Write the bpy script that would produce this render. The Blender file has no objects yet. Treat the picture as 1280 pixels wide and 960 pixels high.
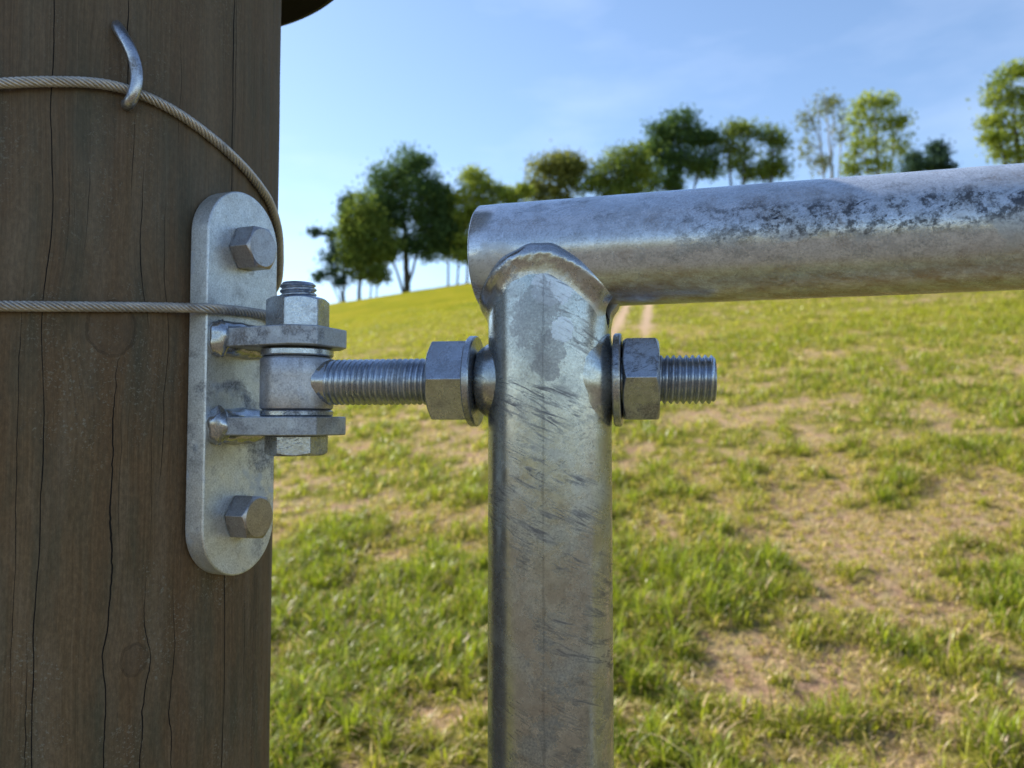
import bpy, bmesh, math, random
import numpy as np
from mathutils import Vector, Matrix

# ---------------------------------------------------------------- camera, sky, sun, exposure
sc = bpy.context.scene
COL = sc.collection
EYE = 1.15                      # camera height above the grass
F_PX = 960.0                    # focal length in pixels of a 1280 px wide picture
PITCH = math.radians(2.8)
cam = bpy.data.cameras.new('camera'); camo = bpy.data.objects.new('camera', cam); COL.objects.link(camo)
cam.sensor_width = 36.0; cam.lens = 36.0 * F_PX / 1280.0
cam.clip_start = 0.01; cam.clip_end = 3000
camo.location = (0, 0, EYE); camo.rotation_euler = (math.pi / 2 + PITCH, 0, 0)
cam.dof.use_dof = True; cam.dof.focus_distance = 0.300; cam.dof.aperture_fstop = 15.0
sc.camera = camo

SUN_BEAR, SUN_EL = math.radians(146.6), math.radians(38)
world = bpy.data.worlds.new('World'); sc.world = world; world.use_nodes = True
wn, wl = world.node_tree.nodes, world.node_tree.links
sky = wn.new('ShaderNodeTexSky'); sky.sky_type = 'NISHITA'; sky.sun_disc = False
sky.sun_elevation = SUN_EL; sky.sun_rotation = math.pi / 2 - SUN_BEAR
sky.air_density = 1.0; sky.dust_density = 0.35; sky.ozone_density = 2.2; sky.altitude = 200
# faint fair-weather veil clouds, mixed into the sky by direction
tc = wn.new('ShaderNodeTexCoord'); mp = wn.new('ShaderNodeMapping'); mp.inputs['Scale'].default_value = (1.6, 1.6, 5.0)
cn = wn.new('ShaderNodeTexNoise'); cn.inputs['Scale'].default_value = 2.1; cn.inputs['Detail'].default_value = 7; cn.inputs['Roughness'].default_value = 0.55
cr = wn.new('ShaderNodeValToRGB'); cr.color_ramp.elements[0].position = 0.50; cr.color_ramp.elements[1].position = 0.85
cr.color_ramp.elements[0].color = (0, 0, 0, 1); cr.color_ramp.elements[1].color = (0.11, 0.11, 0.11, 1)
cm = wn.new('ShaderNodeMixRGB'); cm.inputs[2].default_value = (9.0, 9.3, 10.5, 1)
wl.new(tc.outputs['Generated'], mp.inputs[0]); wl.new(mp.outputs[0], cn.inputs[0]); wl.new(cn.outputs[0], cr.inputs[0])
wl.new(cr.outputs[0], cm.inputs[0]); wl.new(sky.outputs[0], cm.inputs[1]); wl.new(cm.outputs[0], wn['Background'].inputs[0])
wn['Background'].inputs[1].default_value = 0.112
sunl = bpy.data.lights.new('sun', 'SUN'); sunl.energy = 4.8; sunl.angle = math.radians(0.53); sunl.color = (1.0, 0.93, 0.80)
suno = bpy.data.objects.new('sun', sunl); COL.objects.link(suno)
SV = Vector((math.cos(SUN_BEAR) * math.cos(SUN_EL), math.sin(SUN_BEAR) * math.cos(SUN_EL), math.sin(SUN_EL)))
suno.rotation_euler = SV.to_track_quat('Z', 'Y').to_euler(); suno.location = SV * 50
sc.view_settings.view_transform = 'Standard'; sc.view_settings.look = 'None'
sc.view_settings.gamma = 1.0; sc.view_settings.exposure = 1.05
try:
    sc.view_settings.use_curve_mapping = False
    sc.cycles.max_bounces = 8; sc.cycles.transparent_max_bounces = 8
    sc.cycles.use_denoising = True
except Exception:
    pass

rng = np.random.default_rng(7); random.seed(7)
MM = 0.001

def ray(px, py):
    """unit-forward view direction of a photo pixel (world axes)."""
    d = Vector(((px - 640) / F_PX, 1.0, -(py - 480) / F_PX))
    return Matrix.Rotation(PITCH, 3, 'X') @ d

def at(px, py, Y):
    d = ray(px, py)
    return Vector((0, 0, EYE)) + d * (Y / d.y)

# ---------------------------------------------------------------- node helpers
class Mat:
    def __init__(s, name):
        s.m = bpy.data.materials.new(name); s.m.use_nodes = True
        s.n = s.m.node_tree.nodes; s.l = s.m.node_tree.links
        s.b = s.n['Principled BSDF']; s.out = s.n['Material Output']
        s.co = s.n.new('ShaderNodeTexCoord')
    def map(s, scale=(1, 1, 1), rot=(0, 0, 0), src=None):
        k = s.n.new('ShaderNodeMapping'); k.inputs['Scale'].default_value = scale; k.inputs['Rotation'].default_value = rot
        s.l.new(src or s.co.outputs['Object'], k.inputs[0]); return k.outputs[0]
    def noise(s, vec, scale, detail=6, rough=.55, dist=0.0):
        k = s.n.new('ShaderNodeTexNoise'); k.inputs['Scale'].default_value = scale; k.inputs['Detail'].default_value = detail
        k.inputs['Roughness'].default_value = rough; k.inputs['Distortion'].default_value = dist
        s.l.new(vec, k.inputs['Vector']); return k.outputs[0]
    def voro(s, vec, scale, feat='F1'):
        k = s.n.new('ShaderNodeTexVoronoi'); k.feature = feat; k.inputs['Scale'].default_value = scale
        s.l.new(vec, k.inputs['Vector']); return k
    def ramp(s, fac, stops):
        k = s.n.new('ShaderNodeValToRGB'); e = k.color_ramp.elements
        while len(e) < len(stops): e.new(0.5)
        for q, (p, c) in zip(e, stops):
            q.position = p; q.color = (c if hasattr(c, '__len__') else (c, c, c)) + (1,) if hasattr(c, '__len__') else (c, c, c, 1)
        s.l.new(fac, k.inputs[0]); return k.outputs[0]
    def mix(s, fac, a, b, mode='MIX'):
        k = s.n.new('ShaderNodeMixRGB'); k.blend_type = mode
        for i, v in enumerate((fac, a, b)):
            if isinstance(v, (int, float)): k.inputs[i].default_value = v if i == 0 else (v, v, v, 1)
            elif isinstance(v, tuple): k.inputs[i].default_value = v + (1,)
            else: s.l.new(v, k.inputs[i])
        return k.outputs[0]
    def math(s, op, a, b=0.0, c=0.0):
        k = s.n.new('ShaderNodeMath'); k.operation = op
        for i, v in enumerate((a, b, c)):
            if isinstance(v, (int, float)): k.inputs[i].default_value = v
            else: s.l.new(v, k.inputs[i])
        return k.outputs[0]
    def attr(s, name):
        k = s.n.new('ShaderNodeAttribute'); k.attribute_name = name; return k
    def bump(s, h, strength, dist, prev=None):
        k = s.n.new('ShaderNodeBump'); k.inputs['Strength'].default_value = strength; k.inputs['Distance'].default_value = dist
        s.l.new(h, k.inputs['Height'])
        if prev is not None: s.l.new(prev, k.inputs['Normal'])
        return k.outputs[0]
    def set(s, **kw):
        for k, v in kw.items():
            i = s.b.inputs[k.replace('_', ' ')]
            if isinstance(v, (int, float)): i.default_value = v
            elif isinstance(v, tuple): i.default_value = v + (1,) if len(v) == 3 else v
            else: s.l.new(v, i)
        return s

def zinc(name, base=(0.50, 0.52, 0.56), rough=(0.30, 0.5), stain=0.5, stretch=(1, 1, 1), rot=(0, 0, 0), metallic=0.9, bumpy=1.0, scratch=0.0, brown=0.25, seam=None, band=None, bloomf=0.35, streak=0.0, blots=()):
    """weathered hot-dip galvanised steel; object coordinates are metres."""
    m = Mat(name)
    v = m.map(stretch, rot); o1 = m.map((1, 1, 1))
    grain = m.noise(o1, 1500, 3, .7)
    big = m.noise(v, 34, 5, .6, .3)
    mid = m.noise(v, 62, 10, .72)
    fine = m.noise(o1, 900, 4, .65)
    vor = m.voro(m.map((1, 1, 1)), 330)
    c = m.mix(1.0, base, m.ramp(grain, [(0.30, 0.62), (0.5, 0.92), (0.70, 1.12)]), 'MULTIPLY')
    c = m.mix(1.0, c, m.ramp(vor.outputs['Color'], [(0.0, 0.86), (1.0, 1.06)]), 'MULTIPLY')
    # matt bluish oxide bloom with crisp borders
    bloom = m.math('MULTIPLY', m.ramp(m.noise(v, 40, 9, .62), [(0.56, 0.0), (0.60, 1.0)]), bloomf)
    c = m.mix(bloom, c, (0.48, 0.53, 0.60))
    # dark grainy patches
    st = m.ramp(mid, [(0.515, 0.0), (0.555, 1.0)])
    spk = m.ramp(m.noise(o1, 1100, 5, .75), [(0.40, 0.15), (0.58, 1.0)])
    st2 = m.math('MULTIPLY', m.math('MULTIPLY', st, spk), m.ramp(m.noise(v, 18, 4, .5), [(0.40, 0.15), (0.60, 1.0)]))
    c = m.mix(m.math('MULTIPLY', st2, stain), c, (0.10, 0.11, 0.13))
    pit = m.ramp(m.noise(o1, 520, 4, .8), [(0.66, 0.0), (0.70, 1.0)])
    c = m.mix(m.math('MULTIPLY', pit, 0.6), c, (0.05, 0.05, 0.055))
    br = m.math('MULTIPLY', m.math('MULTIPLY', m.ramp(m.noise(o1, 60, 5, .6), [(0.52, 0.0), (0.68, 1.0)]), spk), brown)
    c = m.mix(br, c, (0.22, 0.15, 0.09))
    h = m.math('ADD', m.math('MULTIPLY', fine, 0.5), m.math('MULTIPLY', mid, 0.6))
    h = m.math('SUBTRACT', h, m.math('MULTIPLY', pit, 0.5))
    if scratch:
        v2 = m.map((1, 1, 1), (0.2, 0.35, 0.1)); v2 = m.map((150, 900, 900), (0, 0, 0.25), v2)
        s1 = m.ramp(m.noise(v2, 1.0, 5, .75, 1.2), [(0.57, 0.0), (0.62, 1.0)])
        msk = m.ramp(m.noise(o1, 26, 4, .6), [(0.48, 0.0), (0.60, 1.0)])
        if band:
            sz = m.n.new('ShaderNodeSeparateXYZ'); m.l.new(m.co.outputs['Object'], sz.inputs[0])
            zz = m.math('ADD', sz.outputs[2], m.math('MULTIPLY', m.math('SUBTRACT', m.noise(o1, 55, 5, .7), 0.5), 0.012))
            eq = m.math('SUBTRACT', 1.0, m.math('MINIMUM', m.math('DIVIDE', m.math('ABSOLUTE', m.math('SUBTRACT', zz, band + 0.0030)), 0.0080), 1.0))
            xr = m.math('MINIMUM', m.math('MAXIMUM', m.math('MULTIPLY', m.math('SUBTRACT', sz.outputs[0], 0.028), 22), 0.08), 1.0)
            eq = m.math('MULTIPLY', m.math('MINIMUM', m.math('MULTIPLY', eq, 2.2), 1.0), xr)
            msk = m.math('MAXIMUM', m.math('MULTIPLY', msk, 0.30), eq)
            gritty = m.math('MULTIPLY', m.math('MULTIPLY', eq, m.ramp(m.noise(o1, 240, 8, .8), [(0.47, 0.0), (0.56, 1.0)])), 0.9)
            c = m.mix(gritty, c, (0.055, 0.055, 0.06))
            und = m.ramp(m.math('MULTIPLY', m.math('SUBTRACT', band - 0.0105, zz), 200), [(0.0, 0.0), (1.0, 1.0)])
            crust = m.ramp(m.noise(m.map((.4, 1, 1)), 230, 8, .8), [(0.40, 0.0), (0.60, 1.0)])
            c = m.mix(m.math('MULTIPLY', und, m.math('MULTIPLY', crust, 0.85)), c, (0.30, 0.235, 0.17))
            h = m.math('ADD', h, m.math('MULTIPLY', m.math('MULTIPLY', und, crust), 0.6))
        s1 = m.math('MULTIPLY', s1, msk)
        c = m.mix(m.math('MULTIPLY', s1, scratch), c, (0.035, 0.04, 0.055))
        h = m.math('SUBTRACT', h, m.math('MULTIPLY', s1, 0.4))
    if blots:
        sb = m.n.new('ShaderNodeSeparateXYZ'); m.l.new(m.co.outputs['Object'], sb.inputs[0])
        for (bx, bz, rx, rz, colb, amt, rgh) in blots:
            ex_ = m.math('POWER', m.math('DIVIDE', m.math('SUBTRACT', sb.outputs[0], bx), rx), 2.0); ez = m.math('POWER', m.math('DIVIDE', m.math('SUBTRACT', sb.outputs[2], bz), rz), 2.0)
            dd = m.math('ADD', m.math('ADD', ex_, ez), m.math('MULTIPLY', m.math('SUBTRACT', m.noise(m.map((1, 1, 1)), 120 + bx * 999, 7, .7), 0.5), 4.2))
            k_ = m.math('MULTIPLY', m.ramp(dd, [(0.90, 1.0), (0.97, 0.0)]), m.ramp(m.noise(o1, 1000, 4, .75), [(0.38, amt * .45), (0.55, amt)]))
            k_ = m.math('MULTIPLY', k_, m.math('LESS_THAN', sb.outputs[1], 0.0))
            c = m.mix(k_, c, colb); st2 = m.math('MAXIMUM', st2, m.math('MULTIPLY', k_, rgh))
    if streak:
        v3 = m.map((70, 70, 520), (0, 0, 0), m.map((1, 1, 1), (0.0, -0.42, 0.0)))
        sk = m.ramp(m.noise(v3, 1.0, 6, .75, .8), [(0.50, 0.0), (0.60, 1.0)])
        sk = m.math('MULTIPLY', sk, m.ramp(m.noise(m.map((1, 1, 1.6)), 34, 4, .6, .5), [(0.47, 0.0), (0.60, 1.0)]))
        sk = m.math('MULTIPLY', sk, streak)
        c = m.mix(sk, c, (0.13, 0.13, 0.145)); st2 = m.math('MAXIMUM', st2, sk)
    met = metallic
    if seam:
        # dark pinholes along the tube's weld seam
        sx = m.n.new('ShaderNodeSeparateXYZ'); m.l.new(m.co.outputs['Object'], sx.inputs[0])
        wob = m.math('MULTIPLY', m.math('SUBTRACT', m.noise(m.map((1, 1, 1)), 60, 2), 0.5), 0.0012)
        dx = m.math('ABSOLUTE', m.math('SUBTRACT', m.math('ADD', sx.outputs[0], wob), seam[0]))
        w = m.math('MULTIPLY', m.ramp(m.noise(m.map((40, 40, 75)), 1.0, 6, .8), [(0.46, 0.06), (0.78, 1.0)]), 0.0016)
        ln = m.math('MULTIPLY', m.math('LESS_THAN', dx, w), m.math('LESS_THAN', sx.outputs[1], 0.0))
        c = m.mix(m.math('MULTIPLY', ln, 0.34), c, (0.09, 0.09, 0.10))
        h = m.math('SUBTRACT', h, m.math('MULTIPLY', ln, 0.35))
    r = m.ramp(m.noise(v, 90, 6, .6, .4), [(0.3, rough[0]), (0.7, rough[1])])
    r = m.math('ADD', r, m.math('MULTIPLY', st2, 0.22)); r = m.math('ADD', r, m.math('MULTIPLY', bloom, 0.3))
    m.set(Base_Color=c, Metallic=met, Roughness=r)
    n1 = m.bump(h, 0.22 * bumpy, 0.00035)
    n2 = m.bump(big, 0.22 * bumpy, 0.0006, n1)
    m.set(Normal=n2)
    return m.m

M = {}
M['stile'] = zinc('galvanised_stile', base=(0.45, 0.48, 0.49), rough=(0.17, 0.32), streak=0.9, stain=0.6, stretch=(1.0, 0.8, 1.1), rot=(0.0, 0.45, 0.0), scratch=0.6, brown=0.3, seam=(-0.0035,), bumpy=0.35, metallic=0.88, bloomf=0.16,
    blots=((0.0015, 1.15 + .050, .0085, .008, (0.62, 0.66, 0.74), .8, .8), (-0.0060, 1.15 + .037, .0085, .014, (0.22, 0.22, 0.24), .62, .6), (-0.0020, 1.15 + .024, .0060, .008, (0.20, 0.20, 0.22), .66, .6), (0.0035, 1.15 + .033, .0042, .0042, (0.60, 0.65, 0.73), .85, .8)))
M['rail'] = zinc('galvanised_rail', base=(0.61, 0.66, 0.74), rough=(0.17, 0.28), stain=0.6, stretch=(0.6, 1.3, 1.3), scratch=1.0, brown=0.5, metallic=0.60, bumpy=.8, band=1.15 + 0.0656, bloomf=0.6)
M['weld'] = zinc('galvanised_weld', base=(0.48, 0.50, 0.53), rough=(0.16, 0.28), stain=0.5, bumpy=0.8, brown=0.12, metallic=.85)
M['plate'] = zinc('galvanised_plate', base=(0.68, 0.71, 0.72), rough=(0.34, 0.5), stain=0.55, bumpy=2.4, metallic=0.70, brown=0.25, bloomf=0.7)
M['tab'] = zinc('galvanised_lug', base=(0.42, 0.45, 0.50), rough=(0.38, 0.54), stain=0.5, bumpy=1.5, metallic=0.78, brown=0.35)
M['barrel'] = zinc('galvanised_barrel', base=(0.49, 0.50, 0.54), rough=(0.34, 0.48), stain=0.55, bumpy=1.8, metallic=0.82, brown=0.1)
M['nut'] = zinc('galvanised_nut', base=(0.45, 0.49, 0.55), rough=(0.20, 0.34), stain=0.7, bumpy=1.2, metallic=0.88, brown=0.35, scratch=0.8)
M['thread'] = zinc('galvanised_thread', base=(0.45, 0.50, 0.58), rough=(0.22, 0.36), stain=0.5, bumpy=1.0, brown=0.15)
M['bolt'] = zinc('stainless_bolt', base=(0.40, 0.38, 0.38), rough=(0.26, 0.38), stain=0.3, bumpy=0.8, brown=0.2)
M['rope'] = zinc('wire_rope_steel', base=(0.55, 0.50, 0.44), rough=(0.35, 0.5), stain=0.3, bumpy=0.3, metallic=0.6, brown=0.5)
M['staple'] = zinc('staple_steel', base=(0.48, 0.50, 0.55), rough=(0.24, 0.36), stain=0.7, bumpy=1.2, brown=0.35)
m = Mat('rope_groove_shade'); m.set(Base_Color=(0.03, 0.026, 0.022), Roughness=0.7); M['groove_shade'] = m.m  # near-black rope core: shade between the strands put into its colour

# black plastic cap
m = Mat('black_cap'); m.set(Base_Color=(0.004, 0.004, 0.005), Roughness=0.6, Specular_IOR_Level=0.15); M['cap'] = m.m

# ---------------------------------------------------------------- mesh helpers
def link(name, me, mat, parent=None, smooth=35, bevel=0.0, kind=None, label=None):
    o = bpy.data.objects.new(name, me); COL.objects.link(o)
    if mat: me.materials.append(mat)
    if parent: o.parent = parent
    if smooth is not None:
        me.polygons.foreach_set('use_smooth', [True] * len(me.polygons))
        me.set_sharp_from_angle(angle=math.radians(smooth))
    if bevel:
        b = o.modifiers.new('bevel', 'BEVEL'); b.width = bevel; b.segments = 2; b.limit_method = 'ANGLE'; b.angle_limit = math.radians(40)
        b.harden_normals = True
    if kind: o['kind'] = kind
    if label: o['label'] = label
    return o

class MB:
    def __init__(s): s.v = []; s.f = []
    def add(s, verts, faces, T=None):
        k = len(s.v)
        for p in verts:
            p = Vector(p); s.v.append(tuple(T @ p if T is not None else p))
        s.f += [tuple(k + i for i in f) for f in faces]
    def grid(s, P, closed_u=True, closed_v=False, T=None):
        """P[j][i]: rows j, columns i (closed around i)."""
        nj, ni = len(P), len(P[0]); F = []
        for j in range(nj if closed_v else nj - 1):
            for i in range(ni if closed_u else ni - 1):
                a, b = j * ni + i, j * ni + (i + 1) % ni
                c, d = ((j + 1) % nj) * ni + (i + 1) % ni, ((j + 1) % nj) * ni + i
                F.append((a, b, c, d))
        s.add([p for r in P for p in r], F, T)
    def lathe(s, prof, T=None, seg=64, jit=None):
        P = []
        for r, z in prof:
            P.append([(r * math.cos(2 * math.pi * i / seg), r * math.sin(2 * math.pi * i / seg), z) for i in range(seg)])
        s.grid(P, T=T)
    def disc(s, r, z, T=None, seg=64, up=True):
        s.add([(r * math.cos(2 * math.pi * i / seg), r * math.sin(2 * math.pi * i / seg), z) for i in range(seg)],
              [tuple(range(seg)) if up else tuple(reversed(range(seg)))], T)
    def extrude(s, poly, z0, z1, T=None):
        n = len(poly)
        s.add([(x, y, z0) for x, y in poly] + [(x, y, z1) for x, y in poly],
              [tuple(reversed(range(n))), tuple(range(n, 2 * n))] + [(i, (i + 1) % n, n + (i + 1) % n, n + i) for i in range(n)], T)
    def tube(s, pts, rad, seg=12, caps=True):
        pts = [Vector(p) for p in pts]; n = len(pts)
        rad = rad if hasattr(rad, '__len__') else [rad] * n
        t = (pts[1] - pts[0]).normalized(); u = t.orthogonal().normalized(); P = []
        for i in range(n):
            t2 = (pts[min(i + 1, n - 1)] - pts[max(i - 1, 0)]).normalized()
            u = (u - t2 * u.dot(t2)).normalized(); w = t2.cross(u)
            P.append([pts[i] + (u * math.cos(a) + w * math.sin(a)) * rad[i] for a in [2 * math.pi * k / seg for k in range(seg)]])
        k = len(s.v); s.grid(P)
        if caps: s.f += [tuple(k + i for i in reversed(range(seg))), tuple(k + (n - 1) * seg + i for i in range(seg))]
    def build(s, name, mat, parent=None, merge=True, **kw):
        me = bpy.data.meshes.new(name); me.from_pydata(s.v, [], s.f)
        bm = bmesh.new(); bm.from_mesh(me)
        if merge: bmesh.ops.remove_doubles(bm, verts=bm.verts, dist=1e-6)
        bmesh.ops.recalc_face_normals(bm, faces=bm.faces)
        bm.to_mesh(me); bm.free()
        return link(name, me, mat, parent, **kw)

def frame(origin, x, y, z):
    T = Matrix.Identity(4)
    for i, a in enumerate((x, y, z)):
        for j in range(3): T[j][i] = a[j]
    T.translation = origin
    return T

def thing(name, loc, label, cat, group=None, rotz=0):
    o = bpy.data.objects.new(name, None); COL.objects.link(o); o.empty_display_size = .05
    o.location = loc; o.rotation_euler.z = rotz
    return tag(o, label, cat, group)

def tag(o, label, cat, group=None):
    o['label'] = label; o['category'] = cat
    if group: o['group'] = group
    return o

def local(parent, p):                # world point -> coordinates of an unrotated, unscaled parent
    return Vector(p) - parent.location

def hexprism(mb, af, z0, z1, T, ch0=True, ch1=True, hole=None, rot=0.0, cfac=0.97):
    seg = 96; P = []
    def rh(a):
        q = ((math.degrees(a - rot) + 30) % 60) - 30
        return af / 2 / math.cos(math.radians(q))
    A = [2 * math.pi * i / seg for i in range(seg)]
    r0 = af / 2 * cfac; tn = math.tan(math.radians(28)); sg = 1 if z1 > z0 else -1
    ring = lambda f, z: [(f(a) * math.cos(a), f(a) * math.sin(a), z(a)) for a in A]
    rows = []
    if hole: rows.append(ring(lambda a: hole, lambda a: z0))
    if ch0:
        rows.append(ring(lambda a: r0, lambda a: z0)); rows.append(ring(rh, lambda a: z0 + sg * (rh(a) - r0) * tn))
    else: rows.append(ring(rh, lambda a: z0))
    if ch1:
        rows.append(ring(rh, lambda a: z1 - sg * (rh(a) - r0) * tn)); rows.append(ring(lambda a: r0, lambda a: z1))
    else: rows.append(ring(rh, lambda a: z1))
    if hole: rows.append(ring(lambda a: hole, lambda a: z1)); mb.grid(rows, closed_v=True, T=T)
    else:
        k = len(mb.v); mb.grid(rows, T=T)
        mb.f += [tuple(k + i for i in reversed(range(seg))), tuple(k + (len(rows) - 1) * seg + i for i in range(seg))]

def thread(mb, r, z0, z1, pitch, T, depth=1.1 * MM, seg=72, end0=True, end1=True, flat=0.25):
    n = max(8, int((z1 - z0) / pitch * 12)); P = []
    for j in range(n + 1):
        z = z0 + (z1 - z0) * j / n; row = []
        for i in range(seg):
            a = 2 * math.pi * i / seg
            ph = (z / pitch - i / seg) % 1.0
            t = abs(ph - 0.5) * 2                       # 1 at crest, 0 at root
            t = min(1.0, max(0.0, (t - 0.1) / (0.9 - flat)))
            rr = r - depth * (1 - t)
            e = 1.0
            if end1 and z > z1 - 1.2 * pitch: rr = min(rr, r - depth * 1.0 + (z1 - z) * 0.9)
            if end0 and z < z0 + 1.2 * pitch: rr = min(rr, r - depth * 1.0 + (z - z0) * 0.9)
            row.append((rr * math.cos(a), rr * math.sin(a), z))
        P.append(row)
    k = len(mb.v); mb.grid(P, T=T)
    mb.f += [tuple(k + i for i in reversed(range(seg))), tuple(k + n * seg + i for i in range(seg))]

def lump(x, y, z, s=1.0, seed=0.0):
    """cheap smooth noise -1..1 for hand-made lumps"""
    return (math.sin(x * s * 1.7 + seed) * math.cos(y * s * 2.3 + 1.3 * seed) + math.sin(z * s * 1.9 + 2.1 * seed + x * s)
            + 0.6 * math.sin(x * s * 4.1 - z * s * 3.7 + seed) + 0.5 * math.cos(y * s * 5.3 + z * s * 4.9 - seed)) / 3.1

# ---------------------------------------------------------------- terrain
def vnoise(x, y, seed=0):
    xi = np.floor(x).astype(np.int64); yi = np.floor(y).astype(np.int64); xf = x - xi; yf = y - yi
    def h(a, b):
        n = (a * 374761393 + b * 668265263 + seed * 974634777) & 0xffffffff
        n = ((n ^ (n >> 13)) * 1274126177) & 0xffffffff
        return ((n ^ (n >> 16)) & 0xffff) / 65535.0
    u = xf * xf * (3 - 2 * xf); v = yf * yf * (3 - 2 * yf)
    return (h(xi, yi) * (1 - u) + h(xi + 1, yi) * u) * (1 - v) + (h(xi, yi + 1) * (1 - u) + h(xi + 1, yi + 1) * u) * v

def fbm(x, y, oct=4, seed=0):
    s = 0; a = 0.5; t = 0
    for o in range(oct):
        s = s + a * vnoise(x * 2 ** o + 31.7 * o, y * 2 ** o - 17.3 * o, seed + o); t += a; a *= .5
    return s / t

RIDGE_Y = 60.0
_rx = np.array([-800, 0, 345, 410, 510, 590, 650, 740, 900, 1100, 1280, 2000, 3000.])
_ry = np.array([440, 405, 386, 378, 362, 351, 341, 328, 312, 296, 286, 280, 300.])
def slope(x, y):
    t = x / np.maximum(y, 2.0)
    px = 640 + 960 * np.clip(t, -3, 3)
    return (527 - np.interp(px, _rx, _ry)) / 960.0

def ground_z(x, y):
    x = np.asarray(x, float); y = np.asarray(y, float)
    s = slope(x, y) + EYE / RIDGE_Y
    q = y / RIDGE_Y
    g = np.where(q < 0, 0, np.where(q < 0.94, q, np.where(q < 1.16, 0.94 + 0.06 * np.sin(np.clip((q - 0.94) / 0.22, 0, 1) * math.pi / 2 * 1.2) / math.sin(math.pi / 2 * 1.0), 0)))
    top = 0.94 + 0.06 * math.sin(math.pi / 2 * 1.2)
    g = np.where(q >= 1.16, np.maximum(top - (q - 1.16) * 0.35, -0.2), g)
    g = np.where(q > 0, g, 0)
    z = s * g * RIDGE_Y
    und = (fbm(x * 0.25, y * 0.25, 2, 5) - 0.5) * 0.10 + (fbm(x * 1.6, y * 1.6, 3, 9) - 0.5) * 0.05
    return z + und * np.clip((y + 3) / 4, 0.3, 1)

def pix_ground(px, py):
    t = (px - 640) / 960.0; s = (527 - np.interp(px, _rx, _ry)) / 960.0 + EYE / RIDGE_Y
    Y = EYE / (s - (527 - py) / 960.0)
    return t * Y, Y

# where the field is lush and where it has dried out, placed after the photograph (pixel, radius px, strength)
SPOTS = [(400, 920, 75, 1.0), (470, 800, 110, .95), (560, 780, 80, .9), (360, 740, 60, .7), (430, 690, 90, .5), (500, 740, 60, .8),
         (830, 690, 60, .8), (880, 760, 70, .75), (790, 850, 60, .7), (1010, 890, 80, .75), (900, 900, 60, .3), (1250, 745, 50, .9),
         (1130, 620, 50, .7), (1110, 800, 60, .45), (1230, 690, 60, .35), (990, 740, 45, .6), (1180, 560, 80, .3), (1260, 810, 40, .5),
         (430, 610, 90, .25), (960, 640, 50, .4), (1270, 520, 60, .6),
         (1050, 670, 80, -1.3), (1180, 720, 120, -1.7), (1220, 860, 120, -1.8), (1100, 930, 80, -1.2), (930, 820, 50, -1.0), (580, 900, 60, -1.4), (1040, 800, 60, -1.2), (960, 560, 120, -.35),
         (880, 520, 60, -.5), (1080, 560, 120, -.25), (900, 620, 90, -.6), (480, 560, 130, -.2), (820, 620, 40, -.3), (360, 670, 40, -.2),
         (640, 640, 90, -.5), (960, 830, 70, -.7), (1150, 600, 60, -.4), (1240, 620, 70, -.5), (590, 390, 20, -.5)]
def lush_raw(x, y):
    v = 0.56 + (fbm(x * 0.9, y * 0.9, 3, 21) - 0.5) * 0.9 + (fbm(x * 3.6, y * 3.0, 3, 33) - 0.5) * 1.9 + (fbm(x * 13, y * 11, 2, 41) - 0.5) * 1.7
    far = np.clip((y - 6) / 12.0, 0, 1)
    v = v * (1 - far * .45) + 0.36 * far
    for px, py, r, a in SPOTS:
        cx, cy = pix_ground(px, py)
        sx = r / 960.0 * cy; sy = sx * min(5.0, cy / EYE) * 0.8
        v = v + (0.50 if a > 0 else 0.32) * a * np.exp(-((x - cx) / sx) ** 2 - ((y - cy) / sy) ** 2)
    return v
def tracks(x, y):
    """two wheel tracks leading straight up the hill"""
    x0, y0 = pix_ground(798, 380); x1, y1 = pix_ground(789, 410)
    t = np.clip((y - y1) / (y0 - y1), -2, 6); cx = x1 + (x0 - x1) * t
    w = 0.075 + 0.02 * fbm(y * 0.9, x * 0 + 3.0, 2, 77)
    d = np.minimum(np.abs(x - cx - 0.21), np.abs(x - cx + 0.21))
    return np.exp(-(d / w) ** 2) * np.clip((y - 7.5) / 3.5, 0, 1) * np.clip((40 - y) / 15, 0, 1)
def lush(x, y):
    v = lush_raw(x, y) - 0.8 * tracks(x, y)
    refl_soil = np.clip((-y - 0.6) / 0.8, 0, 1) * np.clip((6.5 + y) / 1.5, 0, 1)     # unseen bare soil added behind the camera to tint the metal's reflections
    return np.clip(0.13 + 0.87 * np.clip(v, 0, 1) - 0.13 * tracks(x, y) - refl_soil * 1.2, 0, 1)

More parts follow.
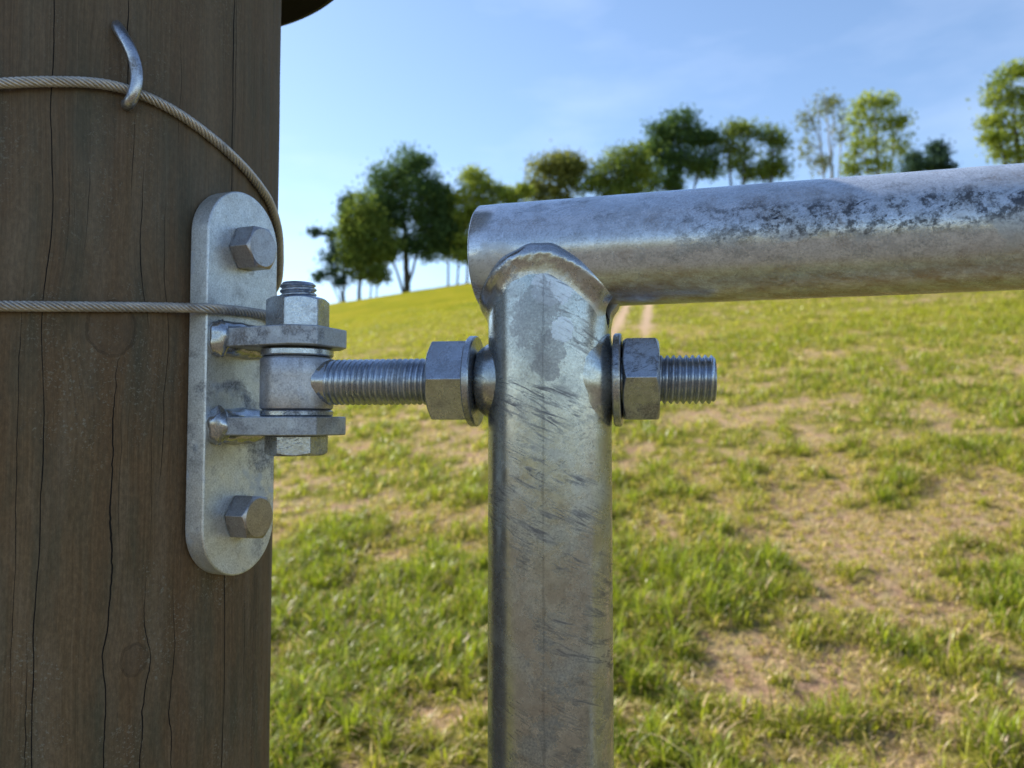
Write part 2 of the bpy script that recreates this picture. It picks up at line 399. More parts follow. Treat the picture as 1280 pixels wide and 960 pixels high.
def make_ground():
    NA = 900
    rr = np.concatenate([[0.12], np.geomspace(0.3, 1.5, 22)[:-1], np.geomspace(1.5, 14, 190)[:-1], np.geomspace(14, 90, 110)[:-1], np.geomspace(90, 900, 26)])
    a = np.linspace(0, 2 * np.pi, NA, endpoint=False)
    # more columns inside the view
    a = a + 0.62 * np.sin(2 * (a - 0)) * 0.5 * 0 
    w = 1 + 3.0 * (np.abs(((np.linspace(0, 2 * np.pi, 4001) - np.pi / 2 + np.pi) % (2 * np.pi)) - np.pi) < 0.75)
    cw = np.concatenate([[0], np.cumsum((w[1:] + w[:-1]) / 2)]); cw /= cw[-1]
    a = np.interp(np.linspace(0, 1, NA, endpoint=False), cw, np.linspace(0, 2 * np.pi, 4001))
    R, A = np.meshgrid(rr, a, indexing='ij'); X = R * np.cos(A); Y = R * np.sin(A)
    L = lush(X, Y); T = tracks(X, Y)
    Z = ground_z(X, Y) + np.clip(1 - R / 12, 0, 1) * (L - 0.5) * 0.02
    nr = len(rr); V = np.stack([X, Y, Z], -1).reshape(-1, 3)
    V = np.vstack([V, [[0, 0, float(ground_z(0, 0))]]])
    i = np.arange(NA); F = []
    j = np.arange(nr - 1)[:, None]
    q = np.stack([j * NA + i, (j + 1) * NA + i, (j + 1) * NA + (i + 1) % NA, j * NA + (i + 1) % NA], -1).reshape(-1, 4)
    me = bpy.data.meshes.new('ground')
    ntri = NA; c = len(V) - 1
    tri = np.stack([np.full(NA, c), i, (i + 1) % NA], -1)
    me.vertices.add(len(V)); me.vertices.foreach_set('co', V.ravel())
    loops = np.concatenate([q.ravel(), tri.ravel()]); me.loops.add(len(loops)); me.loops.foreach_set('vertex_index', loops.astype(np.int32))
    me.polygons.add(len(q) + NA)
    st = np.concatenate([np.arange(len(q)) * 4, len(q) * 4 + np.arange(NA) * 3]); me.polygons.foreach_set('loop_start', st.astype(np.int32))
    me.update(calc_edges=True)
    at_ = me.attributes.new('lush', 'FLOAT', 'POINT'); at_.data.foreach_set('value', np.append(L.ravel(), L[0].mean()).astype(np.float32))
    at_ = me.attributes.new('worn', 'FLOAT', 'POINT'); at_.data.foreach_set('value', np.append(T.ravel(), 0).astype(np.float32))
    m = Mat('field_soil_and_thatch')
    v = m.co.outputs['Object']
    lu = m.attr('lush').outputs['Fac']; wo = m.attr('worn').outputs['Fac']
    n1 = m.noise(v, 2.2, 8, .65); n2 = m.noise(v, 14, 8, .7); n3 = m.noise(v, 90, 6, .7)
    dirt = m.ramp(n3, [(0.30, (0.14, 0.085, 0.058)), (0.50, (0.35, 0.22, 0.145)), (0.72, (0.58, 0.39, 0.275))])
    straw = m.mix(m.ramp(n2, [(0.4, 0.0), (0.62, 1.0)]), dirt, (0.42, 0.33, 0.18))
    green = m.ramp(n3, [(0.28, (0.07, 0.075, 0.014)), (0.52, (0.19, 0.185, 0.030)), (0.75, (0.34, 0.29, 0.085))])
    lv = m.math('ADD', lu, m.math('MULTIPLY', m.math('SUBTRACT', n2, 0.5), 0.9))
    near = m.mix(m.ramp(lv, [(0.16, 0.0), (0.66, 1.0)]), straw, green)
    # beyond ~10 m the single blades melt together into a green-gold pile
    sep = m.n.new('ShaderNodeSeparateXYZ'); m.l.new(v, sep.inputs[0])
    farf = m.ramp(m.math('DIVIDE', sep.outputs[1], 30.0), [(0.25, 0.0), (0.75, 1.0)])
    band = m.noise(m.map((0.5, 0.12, 1)), 1.0, 5, .6)
    fars = m.ramp(m.math('ADD', m.math('MULTIPLY', band, 0.6), m.math('MULTIPLY', m.noise(m.map((3, 0.8, 1)), 2.0, 6, .7), 0.4)),
                  [(0.34, (0.125, 0.150, 0.006)), (0.50, (0.21, 0.20, 0.008)), (0.66, (0.28, 0.235, 0.022))])
    c = m.mix(farf, near, fars)
    c = m.mix(m.math('MULTIPLY', wo, m.ramp(n2, [(0.3, 0.6), (0.6, 1.0)])), c, (0.50, 0.36, 0.26))
    refl_soil = m.ramp(m.math('ADD', m.math('MULTIPLY', sep.outputs[1], -0.1), m.math('MULTIPLY', m.math('SUBTRACT', n1, .5), .06)), [(0.03, 0.0), (0.08, 1.0), (0.80, 1.0), (0.95, 0.0)])
    c = m.mix(refl_soil, c, m.ramp(n3, [(0.3, (0.10, 0.075, 0.045)), (0.7, (0.27, 0.21, 0.135))]))  # added brown soil out of view, toned for what the tubes reflect
    m.set(Base_Color=c, Roughness=0.95, Specular_IOR_Level=0.02)
    m.set(Normal=m.bump(m.math('ADD', n3, m.math('MULTIPLY', n2, 1.5)), 0.9, 0.02))
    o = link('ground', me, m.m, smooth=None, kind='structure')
    me.polygons.foreach_set('use_smooth', [True] * len(me.polygons))
    return o
make_ground()

# ---------------------------------------------------------------- trees on the ridge
def leaf_mat(name, col, col2, trans=0.45):
    m = Mat(name)
    a = m.attr('tone').outputs['Fac']
    c = m.ramp(a, [(0.0, col), (1.0, col2)])
    d = m.n.new('ShaderNodeBsdfDiffuse'); t = m.n.new('ShaderNodeBsdfTranslucent'); x = m.n.new('ShaderNodeMixShader')
    x.inputs[0].default_value = trans
    m.l.new(c, d.inputs[0]); m.l.new(m.mix(1.0, c, (1.0, 1.0, 0.6), 'MULTIPLY'), t.inputs[0])
    m.l.new(d.outputs[0], x.inputs[1]); m.l.new(t.outputs[0], x.inputs[2]); m.l.new(x.outputs[0], m.out.inputs[0])
    return m.m
bark = Mat('bark'); _v = bark.map((1, 1, .25))
bark.set(Base_Color=bark.ramp(bark.noise(_v, 6, 6), [(0.3, (0.035, 0.028, 0.020)), (0.7, (0.10, 0.085, 0.065))]), Roughness=0.9)
palebark = Mat('pale_bark'); _v = palebark.map((1, 1, .3))
palebark.set(Base_Color=palebark.ramp(palebark.noise(_v, 5, 6), [(0.3, (0.16, 0.15, 0.13)), (0.7, (0.40, 0.38, 0.35))]), Roughness=0.85)
LEAF = {
 'dark': leaf_mat('leaves_dark', (0.046, 0.097, 0.047), (0.138, 0.211, 0.078), .45),
 'mid': leaf_mat('leaves_mid', (0.089, 0.154, 0.043), (0.244, 0.292, 0.076), .5),
 'light': leaf_mat('leaves_light', (0.145, 0.211, 0.050), (0.389, 0.438, 0.091), .55),
 'rust': leaf_mat('leaves_olive', (0.114, 0.138, 0.050), (0.276, 0.292, 0.095), .5),
 'blue': leaf_mat('leaves_blue', (0.029, 0.061, 0.056), (0.073, 0.121, 0.088), .35)}

def tree(blobs, base, trunks, leaf, label, Y=62.0, dens=1.0, lsize=0.25, bk=None, limb=14, seed=1, name='tree', group='trees along the hill ridge', clump=0.40):
    """blobs: (px, py, rx, ry) crown masses in photo pixels at distance Y; trunks: lists of (px, py, width px)"""
    R = np.random.default_rng(seed); k = Y / F_PX
    bx, _ = base; bp = at(bx, base[1], Y); gz = float(ground_z(bp.x, Y)) - 0.15
    root = thing(name, (bp.x, Y, gz), label, 'tree', group)
    O = Vector((bp.x, Y, gz))
    cen = []
    for (px, py, rx, ry) in blobs:
        c = at(px, py, Y) - O; a, b = rx * k, ry * k; dy = min(a, b * 1.2)
        vol = a * b; n = int(max(12, 14 * vol))
        for _ in range(n):
            u = R.normal(size=3); u /= np.linalg.norm(u); r = R.uniform(0.25, 1.0) ** 0.55 * 0.92
            cen.append((c.x + u[0] * a * r, c.y + u[1] * dy * r, c.z + u[2] * b * r, min(a, b)))
    cen = np.array(cen)
    # leaves: small faces gathered into clumps
    nper = int(62 * dens)
    C = np.repeat(cen, nper, 0); s = clump * (0.8 + 0.5 * R.random((len(C), 1))) * np.clip(np.sqrt(C[:, 3:4]), 0.55, 1.5)
    Pn = C[:, :3] + R.normal(size=(len(C), 3)) * s * np.array([1, 1, .7])
    n = len(Pn)
    ax = R.normal(size=(n, 3)); ax /= np.linalg.norm(ax, axis=1, keepdims=True)
    bx_ = np.cross(ax, R.normal(size=(n, 3))); bx_ /= np.linalg.norm(bx_, axis=1, keepdims=True)
    sz = lsize * (0.6 + 0.8 * R.random((n, 1)))
    q = np.stack([Pn - ax * sz * .5, Pn + bx_ * sz * .32, Pn + ax * sz * .5, Pn - bx_ * sz * .32], 1).reshape(-1, 3)
    me = bpy.data.meshes.new('crown'); me.vertices.add(4 * n); me.vertices.foreach_set('co', q.ravel())
    me.loops.add(4 * n); me.loops.foreach_set('vertex_index', np.arange(4 * n, dtype=np.int32))
    me.polygons.add(n); me.polygons.foreach_set('loop_start', np.arange(0, 4 * n, 4, dtype=np.int32)); me.update(calc_edges=True)
    ctone = np.repeat(R.random(len(cen)), nper)
    tone = np.clip(0.6 * ctone + 0.4 * R.random(n), 0, 1)
    aa = me.attributes.new('tone', 'FLOAT', 'POINT'); aa.data.foreach_set('value', np.repeat(tone, 4).astype(np.float32))
    link('crown', me, LEAF[leaf], root, smooth=None)
    mb = MB()
    tops = []
    for tr in trunks:
        pts = [at(px, py, Y) - O for px, py, w in tr]; pts[0].z = 0.0 if abs(pts[0].z) < 3 or True else pts[0].z
        rad = [w * k / 2 for *_, w in tr]
        # subdivide with a little wander
        PP, RR = [], []
        for i in range(len(pts) - 1):
            for j in range(5):
                t = j / 5; p = pts[i].lerp(pts[i + 1], t) + Vector(R.normal(size=3) * rad[i] * .22) * (1 if (i or j) else 0)
                PP.append(p); RR.append(rad[i] * (1 - t) + rad[i + 1] * t)
        PP.append(pts[-1]); RR.append(rad[-1]); RR[0] *= 1.35
        mb.tube(PP, RR, 8)
        tops += [(PP[i], RR[i]) for i in range(len(PP) // 3, len(PP))]
    idx = R.choice(len(cen), min(limb, len(cen)), replace=False)
    for i in idx:
        e = Vector(cen[i][:3])
        src = min(tops, key=lambda q: (q[0] - e).length + abs((q[0].z + 1.0) - e.z) * .6 + (4 if q[0].z > e.z else 0))
        a0, r0 = src; mid = a0.lerp(e, .5) + Vector((0, 0, -0.12 * (e - a0).length)) + Vector(R.normal(size=3) * .15)
        pts = [a0, a0.lerp(mid, .5) + Vector(R.normal(size=3) * .05), mid, mid.lerp(e, .5) + Vector(R.normal(size=3) * .08), e]
        r0 = min(r0 * .55, 0.16); mb.tube(pts, [r0, r0 * .8, r0 * .6, r0 * .4, r0 * .15], 6)
    mb.build('trunk', bk or bark.m, root, merge=False)
    return root

TREES = [
 dict(name='dark_oak', seed=3, Y=62, base=(508, 361), leaf='dark', label='tallest dark green tree on one stout trunk, left of the gate rail end',  limb=34, dens=1.0,
      blobs=[(508, 205, 22, 20), (530, 205, 12, 12), (480, 222, 22, 18), (515, 235, 42, 26), (470, 255, 24, 20), (548, 245, 20, 18), (500, 268, 44, 20), (545, 282, 38, 17), (470, 285, 26, 20), (540, 312, 38, 12), (498, 305, 20, 12), (565, 305, 18, 14), (472, 316, 22, 12), (556, 292, 26, 20), (530, 300, 34, 14), (540, 262, 28, 16)],
      trunks=[[(508, 361, 9), (508, 335, 7.5), (506, 300, 7), (505, 250, 4), (508, 205, 1.5)], [(506, 312, 4), (530, 290, 2.5), (550, 262, 1)], [(507, 320, 3.5), (480, 290, 2), (465, 262, 1)]]),
 dict(name='golden_green_tree', seed=5, Y=60, base=(449, 372), leaf='mid', label='bushy yellow-green tree just left of the tallest dark tree on the ridge', limb=24,
      blobs=[(455, 262, 20, 22), (442, 290, 20, 24), (465, 285, 24, 24), (450, 312, 26, 20), (478, 308, 20, 22), (458, 334, 22, 14), (432, 280, 8, 18), (440, 325, 18, 18), (470, 345, 16, 9)],
      trunks=[[(449, 372, 5), (449, 340, 4), (455, 290, 3), (456, 255, 1)]]),
 dict(name='sparse_tree', seed=8, Y=61, base=(430, 376), leaf='blue', label='sparse ragged tree at the far left end of the ridge tree row', limb=26, dens=.42, clump=.42,
      blobs=[(436, 246, 8, 9), (430, 262, 8, 8), (414, 293, 10, 5), (395, 290, 5, 2), (425, 320, 16, 9), (412, 338, 12, 8), (402, 345, 9, 5), (410, 325, 12, 9), (420, 305, 10, 8), (440, 345, 10, 10), (424, 352, 8, 6)],
      trunks=[[(430, 376, 4), (429, 340, 3.2), (430, 300, 2.4), (434, 250, 1.2)], [(429, 335, 2), (408, 340, 1.4), (395, 350, .7)], [(430, 315, 2), (412, 290, 1.2), (390, 291, .6)]]),
 dict(name='slender_tree', seed=11, Y=63, base=(476, 366), leaf='rust', label='thin brownish young tree in the gap between the yellow-green tree and the stout trunk', limb=10, dens=.6,
      blobs=[(468, 330, 14, 12), (480, 318, 12, 12), (470, 345, 9, 7)], trunks=[[(463, 368, 2.4), (465, 330, 1.6), (468, 310, .8)], [(470, 367, 2), (473, 330, 1.2), (474, 312, .6)]]),
 dict(name='light_green_tree', seed=13, Y=61, base=(572, 350), leaf='light', label='light green tree with thin bare stems directly left of the gate rail end', limb=26, dens=.9,
      blobs=[(590, 222, 14, 13), (604, 228, 12, 12), (588, 245, 20, 16), (612, 245, 16, 12), (590, 272, 18, 20), (606, 268, 16, 18), (627, 240, 11, 10), (588, 300, 16, 20), (578, 262, 14, 20), (610, 300, 16, 22), (580, 322, 10, 10)],
      trunks=[[(571, 352, 2.6), (574, 310, 2), (588, 250, 1)], [(583, 350, 3.2), (586, 310, 2.5), (598, 230, 1)]]),
 dict(name='brownish_tree', seed=17, Y=64, base=(560, 355), leaf='rust', label='low olive tree behind the tallest one, filling the gap to the light green tree', limb=16,
      blobs=[(560, 270, 18, 18), (548, 255, 14, 10), (570, 290, 14, 18), (552, 296, 16, 14), (572, 312, 14, 12), (566, 250, 14, 12)], trunks=[[(560, 355, 3), (560, 310, 2), (558, 265, 1)]]),
 dict(name='round_shrub', seed=19, Y=60, base=(641, 342), leaf='light', label='small yellow-green bush peeking over the left end of the gate rail', limb=8,
      blobs=[(640, 246, 12, 8), (646, 262, 14, 16), (655, 238, 6, 6)], trunks=[[(641, 342, 3), (642, 300, 2), (645, 250, 1)]]),
 dict(name='olive_tree', seed=23, Y=62, base=(697, 335), leaf='rust', label='compact olive green tree standing apart above the welded gate corner', limb=26, dens=1.1,
      blobs=[(708, 208, 24, 20), (690, 204, 16, 14), (722, 210, 12, 20), (672, 215, 16, 16), (668, 235, 14, 12), (705, 238, 28, 18), (690, 255, 28, 14)],
      trunks=[[(697, 335, 8), (697, 280, 6), (700, 240, 4), (704, 200, 1.4)]]),
 dict(name='low_round_tree', seed=29, Y=60, base=(770, 325), leaf='mid', label='broad mid green tree leaning against the left side of the big dark oak', limb=24, dens=1.1,
      blobs=[(785, 200, 26, 18), (760, 218, 22, 18), (800, 220, 26, 18), (775, 240, 40, 16), (740, 232, 12, 14)],
      trunks=[[(770, 325, 8), (772, 270, 6), (778, 230, 3), (782, 200, 1.4)]]),
 dict(name='spreading_oak', seed=31, Y=63, base=(845, 318), leaf='dark', label='widest dark green oak in the middle of the skyline above the gate rail', limb=34, dens=1.05,
      blobs=[(850, 152, 20, 15), (828, 165, 20, 15), (875, 168, 16, 14), (845, 180, 38, 18), (815, 190, 18, 14), (890, 180, 13, 20), (850, 205, 44, 16), (885, 212, 16, 12), (830, 225, 40, 14)],
      trunks=[[(845, 318, 10), (846, 260, 8), (848, 210, 5), (850, 160, 1.6)], [(847, 235, 4), (875, 200, 2), (888, 175, .8)]]),
 dict(name='open_crowned_tree', seed=37, Y=62, base=(922, 312), leaf='mid', label='open crowned green tree right of the widest oak, several upright stems showing through', limb=26, dens=.72,
      blobs=[(918, 158, 18, 12), (935, 162, 12, 12), (908, 180, 12, 16), (930, 188, 14, 18), (915, 205, 18, 14), (936, 215, 10, 12)],
      trunks=[[(915, 312, 4), (914, 240, 3.4), (910, 190, 2), (908, 160, 1)], [(930, 311, 4), (929, 235, 3.2), (932, 185, 2), (934, 158, 1)]]),
 dict(name='rounded_tree', seed=41, Y=61, base=(965, 309), leaf='mid', label='narrow green tree between the open crowned tree and the pale bare one', limb=18, dens=.8,
      blobs=[(962, 166, 15, 13), (972, 178, 12, 12), (966, 198, 14, 14), (978, 210, 12, 12), (955, 214, 10, 10)],
      trunks=[[(965, 309, 4), (964, 240, 3.2), (966, 190, 2), (963, 160, 1)]]),
 dict(name='half_bare_tree', seed=43, Y=64, base=(1034, 305), leaf='rust', label='thin half bare pale tree with ghostly upright branches against the sky', limb=60, dens=.28, bk=palebark.m, clump=.36,
      blobs=[(1012, 150, 13, 20), (1040, 135, 14, 12), (1050, 160, 11, 22), (1010, 185, 12, 14), (1022, 205, 18, 12), (1030, 130, 18, 12)],
      trunks=[[(1040, 305, 5), (1040, 225, 4.5), (1038, 190, 2.6), (1034, 150, 1.6), (1030, 118, .7)], [(1039, 210, 3), (1025, 175, 2), (1010, 140, 1), (1004, 122, .5)], [(1040, 205, 2.6), (1052, 170, 1.6), (1056, 130, .7)], [(1032, 190, 2), (1042, 150, 1.2), (1044, 116, .5)], [(1034, 195, 2), (1024, 150, 1.2), (1020, 116, .5)]]),
 dict(name='yellow_green_tree', seed=47, Y=60, base=(1098, 302), leaf='light', label='airy yellow-green tree between the half bare tree and the small dark firs', limb=36, dens=.62, bk=palebark.m,
      blobs=[(1085, 126, 16, 11), (1105, 130, 14, 11), (1072, 150, 12, 18), (1100, 152, 16, 14), (1122, 150, 14, 14), (1070, 182, 11, 20), (1095, 185, 16, 14), (1125, 180, 14, 16), (1100, 208, 26, 12), (1068, 210, 10, 10)],
      trunks=[[(1098, 302, 5), (1098, 230, 4), (1096, 180, 2.6), (1092, 125, 1)], [(1098, 225, 2.6), (1078, 180, 1.4), (1074, 140, .7)], [(1099, 215, 2.4), (1118, 175, 1.4), (1126, 142, .7)]]),
 dict(name='small_fir', seed=53, Y=66, base=(1172, 300), leaf='blue', label='small blackish tree with a pointed top, lowest in the ridge row', limb=14, dens=1.2,
      blobs=[(1171, 187, 9, 9), (1170, 205, 13, 12), (1150, 208, 16, 10), (1182, 212, 8, 8)],
      trunks=[[(1170, 300, 5), (1170, 240, 4), (1171, 182, 1)]]),
 dict(name='dark_bush', seed=59, Y=65, base=(1142, 301), leaf='blue', label='low dark bush tucked between the airy yellow-green tree and the blackish tree', limb=10, dens=1.0,
      blobs=[(1142, 200, 10, 10), (1138, 214, 14, 10)], trunks=[[(1142, 301, 4), (1141, 240, 3), (1142, 200, 1)]]),
 dict(name='tall_ash', seed=61, Y=52, base=(1272, 310), leaf='light', label='large airy light green tree cut off by the right edge of the view', limb=50, dens=.8,
      blobs=[(1262, 95, 18, 12), (1285, 90, 22, 14), (1248, 118, 15, 16), (1275, 122, 20, 14), (1242, 150, 14, 14), (1270, 155, 20, 16), (1255, 185, 20, 16), (1300, 130, 24, 26), (1290, 185, 26, 24), (1240, 172, 10, 8), (1320, 160, 22, 30)],
      trunks=[[(1275, 310, 8), (1275, 240, 6.5), (1272, 190, 4.5), (1268, 140, 2.5), (1264, 95, 1)], [(1274, 215, 4), (1250, 170, 2), (1244, 135, 1)], [(1274, 200, 4), (1296, 150, 2), (1305, 110, 1)]]),
]
for t in TREES: tree(**t)

# ---------------------------------------------------------------- grass of the meadow
def make_grass():
    R = np.random.default_rng(99)
    def scatter(y0, y1, n, wide):
        y = np.sqrt(R.uniform(y0 ** 2, y1 ** 2, n)); x = R.uniform(-1, 1, n) * (wide * y + 0.15); return x, y
    sets = []
    for (y0, y1, n, wide, hs, ws) in ((1.35, 4.0, 190000, .80, 1.0, 1.0), (4.0, 10.0, 200000, .76, 1.0, 1.5), (10.0, 26.0, 110000, .74, 1.0, 2.9)):
        x, y = scatter(y0, y1, n, wide); sets.append((x, y, np.full(n, hs), np.full(n, ws)))
    x, y, hs, ws = [np.concatenate(c) for c in zip(*sets)]
    # gather blades into tufts
    n = len(x)
    tx = x + 0; cell = np.select([y < 4, y < 10], [0.07, 0.13], 0.27)
    gx = np.floor(x / cell); gy = np.floor(y / cell)
    def hh(a, b, s):
        q = (a.astype(np.int64) * 73856093) ^ (b.astype(np.int64) * 19349663) ^ int(s * 83492791)
        q = (q ^ (q >> 13)) & 0x7fffffff; q = (q * 1274126177 + 12345) & 0x7fffffff; q = (q ^ (q >> 15)) * 2246822519 & 0x7fffffff
        return ((q >> 7) & 0xffff) / 65535.0
    cx = (gx + hh(gx, gy, 1.0)) * cell; cy = (gy + hh(gx, gy, 2.0)) * cell; g = 0.45 * hh(gx, gy, 3.0)
    x = x + (cx - x) * g; y = y + (cy - y) * g
    L = lush(x, y)
    keep = R.random(n) < np.clip(0.85 + 0.6 * L - 1.5 * tracks(x, y), 0, 1) * np.clip((27 - y) / 13, 0, 1)
    x, y, L, hs, ws, gx, gy = [q[keep] for q in (x, y, L, hs, ws, gx, gy)]; n = len(x)
    tuft = hh(gx, gy, 5.0)
    h = (0.017 + 0.043 * np.clip(L, 0, 1) ** 1.7) * (0.55 + 0.9 * R.random(n)) * (0.7 + 0.75 * tuft) * hs
    tall = R.random(n) < 0.006; h = np.where(tall, h * 1.8 + .02, h)
    dry = (R.random(n) < np.clip(0.66 - 0.55 * L, 0.13, 0.78) * np.clip(1.25 - y / 16, 0.35, 1))
    h = np.where(dry, h * 0.9 + 0.006, h)
    w = (0.0018 + 0.0026 * R.random(n) ** 2) * ws * (0.8 + 0.5 * L)
    az = R.uniform(0, 2 * np.pi, n); lean = np.where(dry, R.uniform(0.5, 1.5, n), R.uniform(0.15, 1.0, n))
    dx, dy = np.cos(az), np.sin(az); sx, sy = -dy, dx
    tw = R.uniform(-.6, .6, n); sx, sy = sx * np.cos(tw) - sy * np.sin(tw), sx * np.sin(tw) + sy * np.cos(tw)
    z0 = ground_z(x, y) + np.clip(1 - np.hypot(x, y) / 12, 0, 1) * (L - 0.5) * 0.02 - 0.003
    def P(t, wf):
        out = h * lean * (t ** 1.8); up = h * (t - 0.35 * np.clip(lean, 0, 1.3) * t ** 3)
        c = np.stack([x + dx * out, y + dy * out, z0 + up], -1); s = np.stack([sx, sy, 0 * sx], -1) * (w * wf)[:, None] * .5
        return c - s, c + s
    a0, a1 = P(0.0, 0.8); b0, b1 = P(0.38, 1.0); c0, c1 = P(0.72, 0.75); t0, _ = P(1.0, 0.0)
    V = np.stack([a0, a1, b0, b1, c0, c1, t0], 1).reshape(-1, 3)
    k = np.arange(n)[:, None] * 7
    loops = np.concatenate([k + 0, k + 1, k + 3, k + 2, k + 2, k + 3, k + 5, k + 4, k + 4, k + 5, k + 6], 1).ravel()
    st = (np.arange(n)[:, None] * 11 + np.array([0, 4, 8])).ravel()
    me = bpy.data.meshes.new('meadow_grass'); me.vertices.add(len(V)); me.vertices.foreach_set('co', V.ravel())
    me.loops.add(len(loops)); me.loops.foreach_set('vertex_index', loops.astype(np.int32))
    me.polygons.add(3 * n); me.polygons.foreach_set('loop_start', st.astype(np.int32)); me.update(calc_edges=True)
    lush_c = np.array([0.19, 0.265, 0.022]); yel = np.array([0.36, 0.335, 0.04]); deep = np.array([0.06, 0.125, 0.018])
    straw = np.array([0.62, 0.48, 0.25]); brown = np.array([0.38, 0.26, 0.17])
    a = np.clip(tuft * .6 + R.random(n) * .5 - .1, 0, 1)[:, None]
    g = deep * (1 - a) + lush_c * a
    yy = np.clip(1.22 - 0.80 * L + 0.5 * (R.random(n) - .5) + np.clip((y - 5) / 16, 0, .5), 0, 1)[:, None]
    g = g * (1 - yy) + yel * yy
    b = R.random(n)[:, None]; d = straw * b + brown * (1 - b)
    colr = np.where(dry[:, None], d, g) * (0.6 + 0.95 * R.random((n, 1)))
    rgba = np.concatenate([colr, np.ones((n, 1))], 1)
    rgba = np.repeat(rgba, 7, 0).astype(np.float32)
    ca = me.attributes.new('blade', 'FLOAT_COLOR', 'POINT'); ca.data.foreach_set('color', rgba.ravel())
    m = Mat('grass_blades'); c = m.attr('blade').outputs['Color']
    m.set(Base_Color=c, Roughness=0.40, Specular_IOR_Level=0.35)
    t = m.n.new('ShaderNodeBsdfTranslucent'); m.l.new(m.mix(1.0, c, (1.15, 1.25, 0.6), 'MULTIPLY'), t.inputs[0])
    x_ = m.n.new('ShaderNodeMixShader'); x_.inputs[0].default_value = 0.42
    m.l.new(m.b.outputs[0], x_.inputs[1]); m.l.new(t.outputs[0], x_.inputs[2]); m.l.new(x_.outputs[0], m.out.inputs[0])
    o = link('meadow_grass', me, m.m, smooth=None, kind='stuff')
    me.polygons.foreach_set('use_smooth', [True] * len(me.polygons))
    tag(o, 'short tufted meadow grass, lush green patches among dry straw-coloured ones', 'grass')
make_grass()

